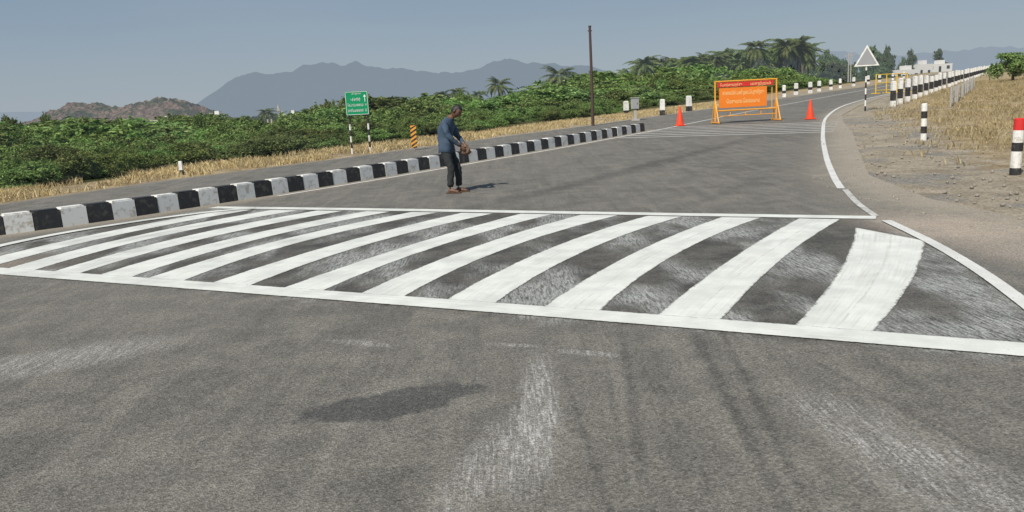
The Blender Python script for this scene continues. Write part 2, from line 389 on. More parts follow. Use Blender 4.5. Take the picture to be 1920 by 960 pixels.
def quad3(a,m,b,n=40):
    a=Vector((*a,0));m=Vector((*m,0));b=Vector((*b,0)); L1=(m-a).length;L2=(b-m).length;tm=L1/(L1+L2)
    c=(m-a*(1-tm)**2-b*tm**2)/(2*tm*(1-tm))
    return [a*(1-t)**2+c*2*t*(1-t)+b*t*t for t in [i/n*1.0 for i in range(n+1)]]
for i in range(12):
    band('bar_%d'%(i+1),quad3(BL[i],ML[i],TL[i]),quad3(BR[i],MR[i],TR[i]),z1,PAINT,marks,6,0.012)
line('near_border_line',[(-7.4,9.88),(-5.9,9.20),(-.02,6.22),(3.22,4.5)],.29,z2,PAINT,marks)
line('far_border_line',[(-5.42,14.67),(-2.7,13.40),(.03,12.05),(4.5,9.77)],.25,z2,PAINT,marks)
line('curved_end_line',[(-7.25,9.9),(-7.28,11.0),(-6.95,12.14),(-6.45,12.9),(-5.9,13.5),(-5.15,14.05),(-4.5,14.22)],.2,z3,PAINT,marks)
line('right_edge_line_fresh',[(3.3,4.4),(3.66,5.56),(3.98,6.70),(4.28,8.08),(4.5,9.5)],.12,z3,PAINTM,marks)
line('right_edge_line_worn',[(4.55,9.9),(4.85,11.12),(5.3,12.6)],.09,z2,PAINTW,marks)
line('right_edge_line',[(5.3,12.75),(5.92,14.6),(7.40,18.72),(9.96,25.44),(13.52,34.17),(17.93,43.3),(23.06,52.0),(30.94,64.1),(47.6,90.8),(104.6,179.8),(156,261)],.12,z2,PAINTM,marks,0.5)
KL=[(-4.6,16.0),(-3.8,17.1),(-2.7,18.6),(-1.6,20.2),(-.4,21.95),(1.2,24.2),(3.1,27.1),(6.0,31.6),(9.0,36.6),(14.2,45.2),(22,57.5),(31,71.5),(42,88.6),(97.2,179.6),(147.5,261)]
line('kerb_side_line',KL,.11,z2,PAINTM,marks,0.5)
for i in range(7):
    ox=.47*i;oy=.80*i
    line('rumble_strip_%d'%(i+1),[(3.9+ox,28.3+oy-.3),(10.4+ox*.75,25.7+oy)],.16,z2,PAINTM,marks,0.4,False)
# ------------------------------------------------------------------ kerb
kp=smooth_poly(KB,0.05); cum=[0]
for a,b in zip(kp,kp[1:]): cum.append(cum[-1]+(b-a).length)
def at(s):
    s=max(0,min(cum[-1]-1e-4,s)); i=int(np.searchsorted(cum,s))-1; i=max(0,i); t=(s-cum[i])/max(1e-6,cum[i+1]-cum[i]); return kp[i].lerp(kp[i+1],t)
mb=MB(); s=0;i=0;KW=.30;KH=.315
while s+.41<cum[-1]:
    p0=at(s+.004);p1=at(s+.406); mid=(p0+p1)/2; d=(p1-p0); ang=math.atan2(d.y,d.x); nrm=Vector((-d.y,d.x,0)).normalized()
    c=mid+nrm*KW/2
    M=Matrix.Translation((c.x,c.y,hh(mid.y)+KH/2-.02+random.uniform(-.006,.006)))@Matrix.Rotation(ang+random.uniform(-.01,.01),4,'Z')
    bm=bmesh.new(); bmesh.ops.create_cube(bm,size=1); bmesh.ops.scale(bm,vec=(d.length-.006,KW+random.uniform(-.008,.008),KH+.04),verts=bm.verts)
    for v in bm.verts:
        if v.co.z>0: v.co.y*=.84
    bmesh.ops.bevel(bm,geom=[e for e in bm.edges if sum(v.co.z for v in e.verts)>0],offset=.022,segments=2,affect='EDGES')
    bm.transform(M); bm.verts.index_update(); mb.add([x.co.copy() for x in bm.verts],[[q.index for q in f.verts] for f in bm.faces],i%2); bm.free()
    s+=.41;i+=1
mb.obj('striped_kerb',[WHITE,BLACK])
# ------------------------------------------------------------------ bollards / guard stones
def guard_stone(x,y,h,w,bands,name='guard_stone',rnd=False,tilt=0):
    mb=MB(); z=-.05; zb=-.05
    for k_,(ft,mi) in enumerate(bands):
        zt=ft*h; last=k_==len(bands)-1
        if rnd:
            mb.tube([(0,0,zb),(0,0,zt)]+([(0,0,zt+.015)] if last else []),[w/2,w/2]+([w*.35] if last else []),mi,14)
        else:
            a0=w/2*(1-.12*max(0,zb)/h); a1=w/2*(1-.12*zt/h)
            top=[(-a1,-a1,zt),(a1,-a1,zt),(a1,a1,zt),(-a1,a1,zt)]
            bot=[(-a0,-a0,zb),(a0,-a0,zb),(a0,a0,zb),(-a0,a0,zb)]
            fs=[(0,1,5,4),(1,2,6,5),(2,3,7,6),(3,0,4,7)]
            if last:
                mb.add(bot+top,fs,mi); cpt=[(p[0]*.72,p[1]*.72,zt+w*.12) for p in top]
                mb.add(top+cpt,fs+[(4,5,6,7)],mi)
            else: mb.add(bot+top,fs,mi)
        zb=zt
    o=mb.obj(name,[WHITE,BLACK,REDP]); o.location=(x,y,hz(x,y)); o.rotation_euler=(tilt,random.uniform(-.02,.02),random.uniform(-.3,.3)); return o
guard_stone(8.53,13.48,.92,.17,[(.12,1),(.42,0),(.58,1),(.80,0),(1,2)],'delineator_post',True,.03)
guard_stone(11.0,21.3,.93,.15,[(.18,0),(.38,1),(.60,0),(.80,1),(1,0)],'delineator_post',True)
for (x,y,h_) in [(7.1,47.6,.75),(8.6,44.5,.82),(10.9,48.2,.85),(14.6,54.5,.85),(22.7,66.2,.9),(25.3,70.8,.95),(27.6,73.6,.95),(30.0,77.8,.95),(33.0,82.5,.95),(36,87.5,.95),(40,93.5,.95),(45,101,1),(51,111,1),(58,122,1),(66,135,1)]:
    guard_stone(x,y,h_,.27,[(.33,1),(1,0)] if y<60 else [(.3,0),(.55,1),(1,0)])
guard_stone(-9.1,22.6,.36,.10,[(.35,1),(1,0)],'marker_stone')
# guard post fence, right side
mb=MB(); fx0,fy0,fx1,fy1=19.4,40.6,107.9,179.9; L=math.hypot(fx1-fx0,fy1-fy0)
t=0;i=0
while t<1:
    x=fx0+(fx1-fx0)*t+random.uniform(-.08,.08); y=fy0+(fy1-fy0)*t; z=hz(x,y); w=.10
    hgt=1.22+random.uniform(-.09,.09)
    for a,b_,mi in ((-.1,.28,0),(.28,.78,1),(.78,hgt,0)):
        mb.box((x,y,z+(a+b_)/2),(2*w,2*w,b_-a),mi,None,.0)
    mb.box((x,y,z+hgt+.02),(w*1.5,w*1.5,.04),0)
    t+=(2.9+i*.14)/L; i+=1
mb.obj('guard_post_fence',[WHITE,BLACK])
mb=MB()
for i in range(22):
    t=i/22; x=20.6+16*t+random.uniform(-.1,.1); y=37.5+26*t; z=hz(x,y); mb.box((x,y,z+.38),(.06,.06,.95+random.uniform(-.1,.1)),0)
for zz in (.7,.35):
    pts=[(20.6+16*t/10,37.5+26*t/10,hz(20.6+16*t/10,37.5+26*t/10)+zz) for t in range(11)]
    mb.tube(pts,.012,0,4)
mb.obj('stake_fence',[CONC])
# ------------------------------------------------------------------ green direction sign
sg=empty('direction_sign',(-4.9,27.35,hz(-4.9,27.35)),math.radians(3))
mb=MB()
for sx in (-.3,.31):
    for j in range(6): mb.tube([(sx,.04,j*.2-.02),(sx,.04,j*.2+.18)],.032,j%2,10)
    mb.tube([(sx,.04,1.18),(sx,.04,2.0)],.03,1,10)
mb.obj('posts',[WHITE,BLACK],sg)
mb=MB(); mb.box((0,0,1.66),(.76,.02,.78),0,None,.006); mb.obj('board',[GREEN],sg)
mb=MB()
for a,b_ in (((0,-.014,2.03),(.72,.006,.012)),((0,-.014,1.29),(.72,.006,.012)),((-.36,-.014,1.66),(.012,.006,.74)),((.36,-.014,1.66),(.012,.006,.74))): mb.box(a,b_,0)
mb.box((.27,-.014,1.80),(.02,.006,.2),0); mb.add([(.22,-.016,1.86),(.32,-.016,1.86),(.27,-.016,1.94)],[(0,1,2)],0)
mb.obj('border_and_arrow',[SWH],sg)
R90=(math.pi/2,0,0)
text_obj('text_line_1','நெடுஞ்சாலை',.06,SWH,sg,(0,-.016,1.97),R90,.3)
text_obj('text_line_2','ஆத்தூர்',.13,SWH,sg,(-.08,-.016,1.78),R90,.40)
text_obj('text_line_3','ேமட்டுப்பாைளயம்   14',.12,SWH,sg,(0,-.016,1.60),R90,.62)
text_obj('text_line_4','சத்தியமங்கலம்   32',.12,SWH,sg,(0,-.016,1.42),R90,.62)
# hazard marker
hm=empty('hazard_marker',(-3.1,27.4,hz(-3.1,27.4)),0)
mb=MB(); mb.tube([(0,.03,0),(0,.03,.7)],.02,2,8)
W2=.095; H0=.08;H1=.84
mb.box((0,.008,(H0+H1)/2),(W2*2,.012,H1-H0),0)
zz=H0-.12
while zz<H1:
    quad=[(-W2,zz),(W2,zz+.12),(W2,zz+.19),(-W2,zz+.07)]
    q=[(a,min(H1,max(H0,b_))) for a,b_ in quad]
    mb.add([(a,-.001,b_) for a,b_ in q],[(0,1,2,3)],1); zz+=.145
mb.obj('striped_plate',[YELO,BLACK,STEEL],hm)
# tall thin pole
mb=MB(); z=hz(4.0,37.1)
mb.tube([(0,0,-.2),(.01,0,2.2),(0,0,4.36)],[.075,.065,.055],0,10); mb.box((0,0,4.2),(.18,.05,.05),0); mb.tube([(0,0,4.36),(0,0,4.42)],.07,0,8)
o=mb.obj('steel_pole',[RUST]); o.location=(4.0,37.1,z)
# cabinet
mb=MB(); mb.box((0,0,.28),(.14,.12,.6),0); mb.box((0,0,.82),(.36,.24,.52),0,None,.01); mb.box((0,-.123,.82),(.30,.006,.46),1); mb.box((.1,-.13,.82),(.02,.015,.08),2); mb.box((0,0,1.10),(.42,.3,.03),0); mb.box((0,0,.02),(.4,.3,.1),0)
o=mb.obj('roadside_cabinet',[CONC,STEEL,BLACK]); o.location=(6.4,40.0,hz(6.4,40))
# triangular warning sign seen from the back
ts=empty('triangular_warning_sign',(16.7,37.7,hz(16.7,37.7)),math.radians(-14))
mb=MB()
for j in range(10): mb.tube([(0,0,j*.27-.05),(0,0,j*.27+.22)],.037,(j+1)%2,10)
mb.obj('post',[WHITE,BLACK],ts)
mb=MB(); s_=.54; tz=2.03
tri=[(-s_,-s_*0,0),(s_,0,0),(0,0,s_*1.74)]
def tri_plate(y,sc,th,mi):
    c_=s_*1.74/3; pts=[(a*sc,(z_-c_)*sc+c_+tz) for a,_,z_ in tri]
    mb.add([(a,y,z_) for a,z_ in pts]+[(a,y+th,z_) for a,z_ in pts],[(0,1,2),(5,4,3),(0,3,4,1),(1,4,5,2),(2,5,3,0)],mi)
tri_plate(-.06,1.0,.012,0); tri_plate(-.068,.80,.006,1)
mb.obj('plate',[WHITE,STEEL],ts)
# barricade
bx=(8.6+11.3)/2; by=33.6
bc=empty('road_barricade',(bx,by,hh(by)),math.radians(5))
mb=MB()
for sx in (-1.3,1.3):
    mb.tube([(sx,0,.1),(sx,0,1.72)],.035,0,8)
    mb.tube([(sx,-.42,.02),(sx,0,.95)],.028,0,8); mb.tube([(sx,.42,.02),(sx,0,.95)],.028,0,8); mb.tube([(sx,-.45,.05),(sx,.45,.05)],.03,0,8)
for zz in (.52,1.70): mb.tube([(-1.3,0,zz),(1.3,0,zz)],.03,0,8)
mb.tube([(-1.3,0,.30),(1.3,0,.30)],.02,0,6)
for sx in (-.65,0,.65): mb.tube([(sx,0.02,.3),(sx,0.02,.55)],.018,0,6)
mb.tube([(1.12,0.03,.5),(1.12,.03,1.7)],.02,0,6)
mb.obj('frame',[YELO],bc)
mb=MB(); mb.box((-.14,-.045,1.03),(2.02,.02,.80),0,None,.004); mb.box((-.03,-.045,1.56),(2.36,.02,.19),1,None,.004); mb.obj('boards',[ORANGE,REDP],bc)
text_obj('text_top_left','ேபாக்குவரத்து',.15,YEL,bc,(-.65,-.058,1.55),R90,.92)
text_obj('text_top_right','மாற்றம்',.15,YEL,bc,(.6,-.058,1.55),R90,.85)
text_obj('text_line_1','சாைலயில் பணி நைடெபறுகிறது',.22,YEL,bc,(-.14,-.058,1.22),R90,1.75)
text_obj('text_line_2','ெமதுவாக ெசல்லவும்',.22,YEL,bc,(-.14,-.058,.87),R90,1.4)
# cones
def cone(x,y):
    mb=MB(); mb.box((0,0,.02),(.40,.40,.04),0,None,.008)
    prof=[(.04,.155),(.25,.125),(.252,.127),(.40,.10),(.402,.098),(.55,.07),(.78,.028),(.80,.02)]
    mb.tube([(0,0,a) for a,_ in prof],[b_ for _,b_ in prof],0,20)
    o=mb.obj('traffic_cone',[CONEM]); o.location=(x,y,hh(y)+.01); return o
cone(7.2,33.5); cone(12.5,33.3)
# yellow barrier far
yb=MB()
for t in (0,1.1,2.2,3.3): yb.tube([(t,0,0),(t,0,1.45)],.04,0,6)
for zz in (.25,.8,1.42): yb.tube([(0,0,zz),(3.3,0,zz)],.035,0,6)
for t in (0,1.1,2.2,3.3): yb.tube([(t,-.4,.04),(t,.4,.04)],.035,0,6)
o=yb.obj('yellow_barrier',[simple('barrier_yellow',(.75,.50,.04),.5)]); o.location=(28.0,61.5,hh(61.5)); o.rotation_euler=(0,0,math.radians(24))
# ------------------------------------------------------------------ foliage
def leafmesh(name,pts,nrmb,sl,sw,mats,core=None):
    n=len(pts); d=rng.normal(size=(n,3)); d[:,2]*=.6; d/=np.linalg.norm(d,axis=1)[:,None]
    u=rng.normal(size=(n,3)); w=np.cross(d,u); w/=np.linalg.norm(w,axis=1)[:,None]
    L=sl*rng.uniform(.6,1.4,(n,1)); W=sw*rng.uniform(.6,1.4,(n,1))
    v=np.stack([pts-w*W*.5,pts+d*L*.5-w*W*.1,pts+w*W*.5+d*L*.1,pts-d*L*.5],axis=1).reshape(-1,3)
    V=v.tolist(); F=(np.arange(n*4).reshape(-1,4)).tolist(); mi=[0]*n
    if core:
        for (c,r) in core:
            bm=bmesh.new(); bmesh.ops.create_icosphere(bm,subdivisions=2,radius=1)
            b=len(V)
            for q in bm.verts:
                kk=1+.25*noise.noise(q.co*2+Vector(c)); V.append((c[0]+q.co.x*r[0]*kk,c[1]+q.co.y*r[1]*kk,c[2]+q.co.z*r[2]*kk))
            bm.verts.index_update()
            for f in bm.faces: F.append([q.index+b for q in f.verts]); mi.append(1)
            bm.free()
    me=bpy.data.meshes.new(name); me.from_pydata(V,[],F); 
    for m in mats: me.materials.append(m)
    me.polygons.foreach_set('material_index',mi); me.update(); return me
def bushmesh(name,seed,leaf,n=5200,flat=1.0,sl=.14,sw=.05,nshoot=80):
    r=np.random.default_rng(seed); blobs=[]
    for i in range(13):
        a=r.uniform(0,6.28);q=r.uniform(0,1.15); hh_=r.uniform(.3,1.45)*(1-.35*q/1.1)
        blobs.append((np.array([q*math.cos(a),q*math.sin(a),hh_*flat]),np.array([r.uniform(.25,.6),r.uniform(.25,.6),r.uniform(.18,.38)])))
    pts=[]
    for c,rad in blobs:
        m=n//13; dr=r.normal(size=(m,3)); dr/=np.linalg.norm(dr,axis=1)[:,None]
        dr[:,2]=np.abs(dr[:,2])*np.where(r.uniform(size=m)<.75,1,-1)
        rr=r.uniform(.5,1.1,(m,1))+np.abs(r.normal(size=(m,1)))*.18
        pts.append(c+dr*rad*rr)
    pts=np.concatenate(pts); 
    sh=[]
    for i in range(nshoot):
        c,rad=blobs[r.integers(len(blobs))]; d=r.normal(size=3); d[2]=abs(d[2])+.5; d/=np.linalg.norm(d)
        t=np.linspace(.8,r.uniform(1.5,2.9),34)[:,None]; s_=c+d*rad*t; s_[:,2]-=(t[:,0]-.8)**2*.10; sh.append(s_+r.normal(size=s_.shape)*.03)
    pts=np.concatenate([pts]+sh); pts=pts[pts[:,2]>.0]
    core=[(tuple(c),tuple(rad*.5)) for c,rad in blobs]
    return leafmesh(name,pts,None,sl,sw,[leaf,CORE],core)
BM=[bushmesh('shrub_mesh',100+i,LEAF) for i in range(8)]
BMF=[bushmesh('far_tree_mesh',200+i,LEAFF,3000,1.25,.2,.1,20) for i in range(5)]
thicket=empty('shrub_thicket'); dtrees=empty('distant_trees')
def inst(me,name,parent,x,y,z,sx,sz):
    o=bpy.data.objects.new(name,me); COL.objects.link(o); o.parent=parent; o.location=(x,y,z)
    o.rotation_euler=(0,0,random.uniform(0,6.28)); o.scale=(sx,sx*random.uniform(.85,1.15),sz); return o
cnt=0
for i in range(7000):
    D=18+ (random.random()**1.3)*117; az=math.radians(random.uniform(-42,30))
    x=D*math.sin(az);y=D*math.cos(az)
    d=dleft(x,y)
    if d<3.8+random.random()*1.4+noise.noise(Vector((x*.12,y*.12,4)))*1.2 or y<15: continue
    if -.275<math.tan(az)<-.185 and D>52: continue
    gz=hz(x,y)
    und=noise.noise(Vector((x*.07,y*.07,2)))*1.3+noise.noise(Vector((x*.2,y*.2,7)))*1.1
    top=random.uniform(.4,1.5)+und if D<60 else random.uniform(.9,2.6)+und*1.2+(D-60)*.012
    if az>math.radians(4) and D>45: top+=.9+(D-45)*.016
    if d<7: top=gz+random.uniform(.4,1.1)
    elif d<11: top=min(top,gz+random.uniform(.9,1.9))
    if az<math.radians(-14) and D>50: top-=.7
    hgt=max(.5,top-gz); 
    sx=None
    if D>28 and d>9 and random.random()<.05:
        hgt=hgt*1.25+.5; sx=random.uniform(.7,1.1)
    sz=hgt/1.75
    if sx is None: sx=max(.45,sz*random.uniform(.75,1.4))*(1 if D<60 else 1.5)
    if D>60 and random.random()<.45: continue
    inst(random.choice(BM),'shrub',thicket,x,y,gz-.1,sx,sz); cnt+=1
    if cnt>1500: break
# distant trees band
for i in range(800):
    D=random.uniform(120,420); az=math.radians(random.uniform(-42,31))
    x=D*math.sin(az);y=D*math.cos(az)
    if dleft(x,y)<12: continue
    u=math.tan(az)
    elev=.003+.011*max(0,min(1,(u+.42)/.42)) + .023*sstep(.05,.3,u)
    top=1.6+D*elev*random.uniform(.15,1.3)
    gz=hz(x,y); hgt=max(2.5,top-gz); sz=hgt/2.0
    w_=min(sz,2.2)
    inst(random.choice(BMF),'tree',dtrees,x,y,gz-.2,w_*random.uniform(.7,1.3),sz)
for i in range(150):
    e=random.uniform(8,140)
    y=random.uniform(190,420); x=157*(y/262)+e
    gz=hz(x,y); hgt=random.uniform(2.0,4.2); inst(random.choice(BMF),'tree',dtrees,x,y,gz-.2,hgt/1.8,hgt/2)
# roadside tree on the right
def broad_tree(x,y,h_,r_,name='roadside_tree'):
    e=empty(name,(x,y,hz(x,y)))
    mb=MB(); mb.tube([(0,0,-.2),(.05,0,h_*.3),(.1,.05,h_*.6)],[.14,.11,.06],0,8)
    for j in range(6):
        a=j*1.05; mb.tube([(.05,0,h_*.32+.06*j),(math.cos(a)*r_*.3,math.sin(a)*r_*.3,h_*.55),(math.cos(a)*r_*.6,math.sin(a)*r_*.6,h_*.72)],[.06,.04,.02],0,6)
    mb.obj('trunk',[BARK2],e)
    o=bpy.data.objects.new('crown',bushmesh('crown_mesh',int(x*7)%97,LEAF,7000,1.2,.14,.07)); COL.objects.link(o); o.parent=e; o.location=(0,0,h_*.08); o.scale=(r_*.75,r_*.75,h_*.62)
broad_tree(47,75.5,2.7,2.1); broad_tree(38.5,56,.8,1.0,'roadside_shrub')
# palms
def palmmesh(seed,h_):
    r=random.Random(seed); mb=MB(); bend=r.uniform(-.5,.5); b2=r.uniform(-.3,.3)
    pts=[(bend*(t**2),b2*t*t,h_*t) for t in [i/7 for i in range(8)]]
    mb.tube(pts,[.17,.14,.125,.12,.115,.11,.11,.12],1,8)
    top=Vector(pts[-1])
    for j in range(30):
        a=j*2.399+r.uniform(-.2,.2); el=r.uniform(-.4,1.3); L=r.uniform(2.2,3.1)
        d=Vector((math.cos(a),math.sin(a),0)); p=top.copy(); ang=el; seg=13; pr=p.copy()
        side=Vector((-d.y,d.x,0)); V=[];F=[]
        for s_ in range(seg):
            p=pr+(d*math.cos(ang)+Vector((0,0,1))*math.sin(ang))*(L/seg); ang-=r.uniform(.10,.17)
            t=(s_+1)/seg
            b=len(V); V+= [pr-side*.02,pr+side*.02,p+side*.02,p-side*.02]; F.append((b,b+1,b+2,b+3))
            if s_>1:
                ll=.72*math.sin(math.pi*min(1,.15+t*.85))**.6*(1.05-.45*t)
                for sg_ in (-1,1):
                    for hf in (0,.33,.66):
                        q=pr.lerp(p,hf); dirv=(side*sg_*.8+(p-pr).normalized()*.6+Vector((0,0,-.45-r.random()*.4))).normalized()
                        wv=(p-pr).normalized()*.05; b=len(V)
                        V+=[q-wv,q+wv,q+dirv*ll+wv*.3]; F.append((b,b+1,b+2))
            pr=p
        mb.add(V,F,0)
    for j in range(5):
        a=r.uniform(0,6.28); c_=top+Vector((math.cos(a)*.2,math.sin(a)*.2,-.2)); mb.tube([c_+Vector((0,0,-.13)),c_,c_+Vector((0,0,.13))],[.05,.12,.05],1,6)
    me=bpy.data.meshes.new('palm_mesh'); me.from_pydata(mb.v,[],mb.f); me.materials.append(PALML); me.materials.append(BARK); me.polygons.foreach_set('material_index',mb.m); me.update(); return me
PM=[palmmesh(i,7.0) for i in range(5)]
# (tangent of azimuth, distance, top height above datum)
PL=[(-.056,165,6.2),(-.004,130,6.4),(.012,175,5.2),(.038,190,5.0),(.070,95,6.0),(.048,170,5.6),(.132,110,5.9),(.146,200,6.2),(.168,100,6.8),(.192,150,7.2),(.21,150,7.9),(.221,150,8.3),(.238,150,9.0),(.252,150,9.0),(.266,150,9.9),(.274,160,9.9),(.286,150,9.6),(.297,165,9.8),(.312,155,9.4),(.327,160,10.2),(.335,160,10.3),(.345,165,11.2),(.357,160,9.8),(.372,180,9.0),(.39,200,8.4),(.405,225,8.4),(.42,240,8.4),(-.09,170,5.0),(-.12,190,4.8),(-.03,190,6.0),(.10,140,5.8),(-.29,160,3.9),(-.075,140,5.2),(.225,140,6.9),(.29,140,7.8),(.32,150,8.2),(.153,125,6.4),(.118,150,6.0)]
for i in range(54):
    ta=random.uniform(.17,.37); PL.append((ta,random.uniform(130,185),5.0+ta*13+random.uniform(-1,1.5)))
for (ta,D,top) in PL:
    y=D/math.sqrt(1+ta*ta); x=y*ta; gz=hz(x,y)
    if dleft(x,y)<7: continue
    s_=max(.45,(top-gz)/8.3); 
    o=bpy.data.objects.new('coconut_palm',random.choice(PM)); COL.objects.link(o); o.location=(x,y,gz-.1); w=min(1.6,max(.95,s_*random.uniform(1.05,1.4))); o.scale=(w,w,s_); o.rotation_euler=(0,0,random.uniform(0,6.28))
# grass
def grass(name,pts,hgt,nb,spread,w=.012):
    n=len(pts); P_=np.repeat(pts,nb,axis=0); m=len(P_)
    off=rng.normal(size=(m,2))*spread; b=P_.copy(); b[:,:2]+=off
    a=rng.uniform(0,6.28,m); H_=hgt*rng.uniform(.4,1.3,m); le=rng.normal(size=(m,2))*.45*H_[:,None]
    ww=np.stack([np.cos(a),np.sin(a),np.zeros(m)],1)*w
    mid=b.copy(); mid[:,:2]+=le*.35; mid[:,2]+=H_*.6
    t=b.copy(); t[:,:2]+=le; t[:,2]+=H_
    v=np.stack([b-ww,b+ww,mid+ww*.7,t,mid-ww*.7],1).reshape(-1,3)
    me=bpy.data.meshes.new(name); me.from_pydata(v.tolist(),[],np.arange(m*5).reshape(-1,5).tolist()); me.materials.append(GRASS); me.update()
    o=bpy.data.objects.new(name,me); COL.objects.link(o); return o
pts=[]
while len(pts)<9500:
    y=random.uniform(9,85); e=random.uniform(.9,26); x=interp(y,XR)+e/.84
    if y<14 and e<3.0: continue
    dn=noise.noise(Vector((x*.45,y*.45,5)))+.5*noise.noise(Vector((x*1.4,y*1.4,5)))
    if e<3.4 and random.random()>(e-.6)/3.0: continue
    if dn<-.14+random.uniform(-.14,.14): continue
    pts.append((x,y,hz(x,y)-.02))
grass('dry_grass',np.array(pts),.16,12,.14,.012)
pts=[]
while len(pts)<3000:
    y=random.uniform(13,60); xl=interp(y,XL); d=random.uniform(.4,4.0); x=xl-d*1.15
    if x<-22 or noise.noise(Vector((x*.5,y*.5,1)))<-.2: continue
    pts.append((x,y,hz(x,y)-.02))
grass('verge_grass',np.array(pts),.16,11,.12,.012)
mb=MB()
for i in range(520):
    y=random.uniform(7,32); e=random.gauss(1.2,1.3)
    x=interp(y,XR)+e
    if e<-1.2: continue
    s_=random.uniform(.008,.04)
    bm=bmesh.new(); bmesh.ops.create_icosphere(bm,subdivisions=1,radius=s_)
    for v in bm.verts: v.co*=random.uniform(.7,1.2)
    bm.verts.index_update(); z=hz(x,y)+s_*.3
    mb.add([(v.co.x+x,v.co.y+y,v.co.z*.7+z) for v in bm.verts],[[q.index for q in f.verts] for f in bm.faces],0); bm.free()
mb.obj('gravel',[simple('stone_chips',(.28,.25,.21),.9,.4,30)])
# ------------------------------------------------------------------ hills
def ridge(name,prof,y0,depth,rough,mat,nx=260,ny=34,seed=0,base=-15,lump=0):
    X0,X1=prof[0][0],prof[-1][0]; V=[];sc=depth
    px=[p[0] for p in prof];pz=[p[1] for p in prof]
    for j in range(ny+1):
        t=j/ny*2-1
        for i in range(nx+1):
            x=X0+(X1-X0)*i/nx; z0=float(np.interp(x,px,pz))
            q=Vector((x/sc*2.2,t*1.3+seed,seed))
            n1=noise.fractal(q,1.0,2.0,6); 
            prof_=max(0,1-abs(t))**.6 if lump else max(0,1-abs(t))**.85
            z=z0*prof_*(1+rough*n1*.5)+z0*rough*.55*noise.fractal(q*3,1.0,2.0,5)*prof_
            if lump: z+=lump*(abs(noise.noise(Vector((x*.11,t*8,seed))))*1.2+abs(noise.noise(Vector((x*.3,t*20,seed))))*.7)*prof_*min(1,max(0,z0)/8)
            z+=base*(1-prof_)
            V.append((x,y0+t*depth+depth*.12*noise.noise(q*1.5),z))
    F=[(j*(nx+1)+i,j*(nx+1)+i+1,(j+1)*(nx+1)+i+1,(j+1)*(nx+1)+i) for j in range(ny) for i in range(nx)]
    return mesh_obj(name,V,F,[mat],smooth=not lump)
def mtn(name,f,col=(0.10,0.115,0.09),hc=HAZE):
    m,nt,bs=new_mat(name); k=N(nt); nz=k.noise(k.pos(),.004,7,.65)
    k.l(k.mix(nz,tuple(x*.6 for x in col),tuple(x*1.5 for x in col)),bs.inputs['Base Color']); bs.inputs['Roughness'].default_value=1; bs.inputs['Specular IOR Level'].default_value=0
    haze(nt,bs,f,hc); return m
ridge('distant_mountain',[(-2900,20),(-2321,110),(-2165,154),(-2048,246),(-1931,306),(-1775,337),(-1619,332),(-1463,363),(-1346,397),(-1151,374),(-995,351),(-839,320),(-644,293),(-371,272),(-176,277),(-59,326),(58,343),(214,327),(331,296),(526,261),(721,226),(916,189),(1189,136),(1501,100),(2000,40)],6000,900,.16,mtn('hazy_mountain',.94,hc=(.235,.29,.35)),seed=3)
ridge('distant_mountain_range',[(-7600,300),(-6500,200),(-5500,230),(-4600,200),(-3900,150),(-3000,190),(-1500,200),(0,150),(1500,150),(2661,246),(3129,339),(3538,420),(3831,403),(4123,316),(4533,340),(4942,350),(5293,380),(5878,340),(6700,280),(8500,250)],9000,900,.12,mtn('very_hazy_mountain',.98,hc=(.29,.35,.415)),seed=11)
m,nt,bs=new_mat('rocky_hill_surface'); k=N(nt); P=k.pos()
r1=k.noise(P,.06,7,.75); r2=k.noise(P,.2,7,.75)
c=k.mix(k.ss(r2,.35,.65),(.13,.085,.06),(.40,.28,.205)); c=k.mix(k.ss(r1,.48,.56),c,(.06,.08,.033))
k.l(c,bs.inputs['Base Color']); bs.inputs['Roughness'].default_value=1; k.bump(r2,6,1,bs); haze(nt,bs,.28,(.23,.275,.325))
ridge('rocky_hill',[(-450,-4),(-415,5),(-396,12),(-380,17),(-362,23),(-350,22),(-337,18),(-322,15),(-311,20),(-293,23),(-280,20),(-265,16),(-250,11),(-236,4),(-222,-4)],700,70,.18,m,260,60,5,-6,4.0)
ridge('low_green_hill',[(-900,2),(-700,7),(-560,5),(-450,4),(-300,6),(-150,5),(0,4),(200,6),(400,8),(700,9)],1300,120,.5,mtn('green_hill',.5,(.06,.08,.04),(.21,.265,.315)),260,20,9,-6)
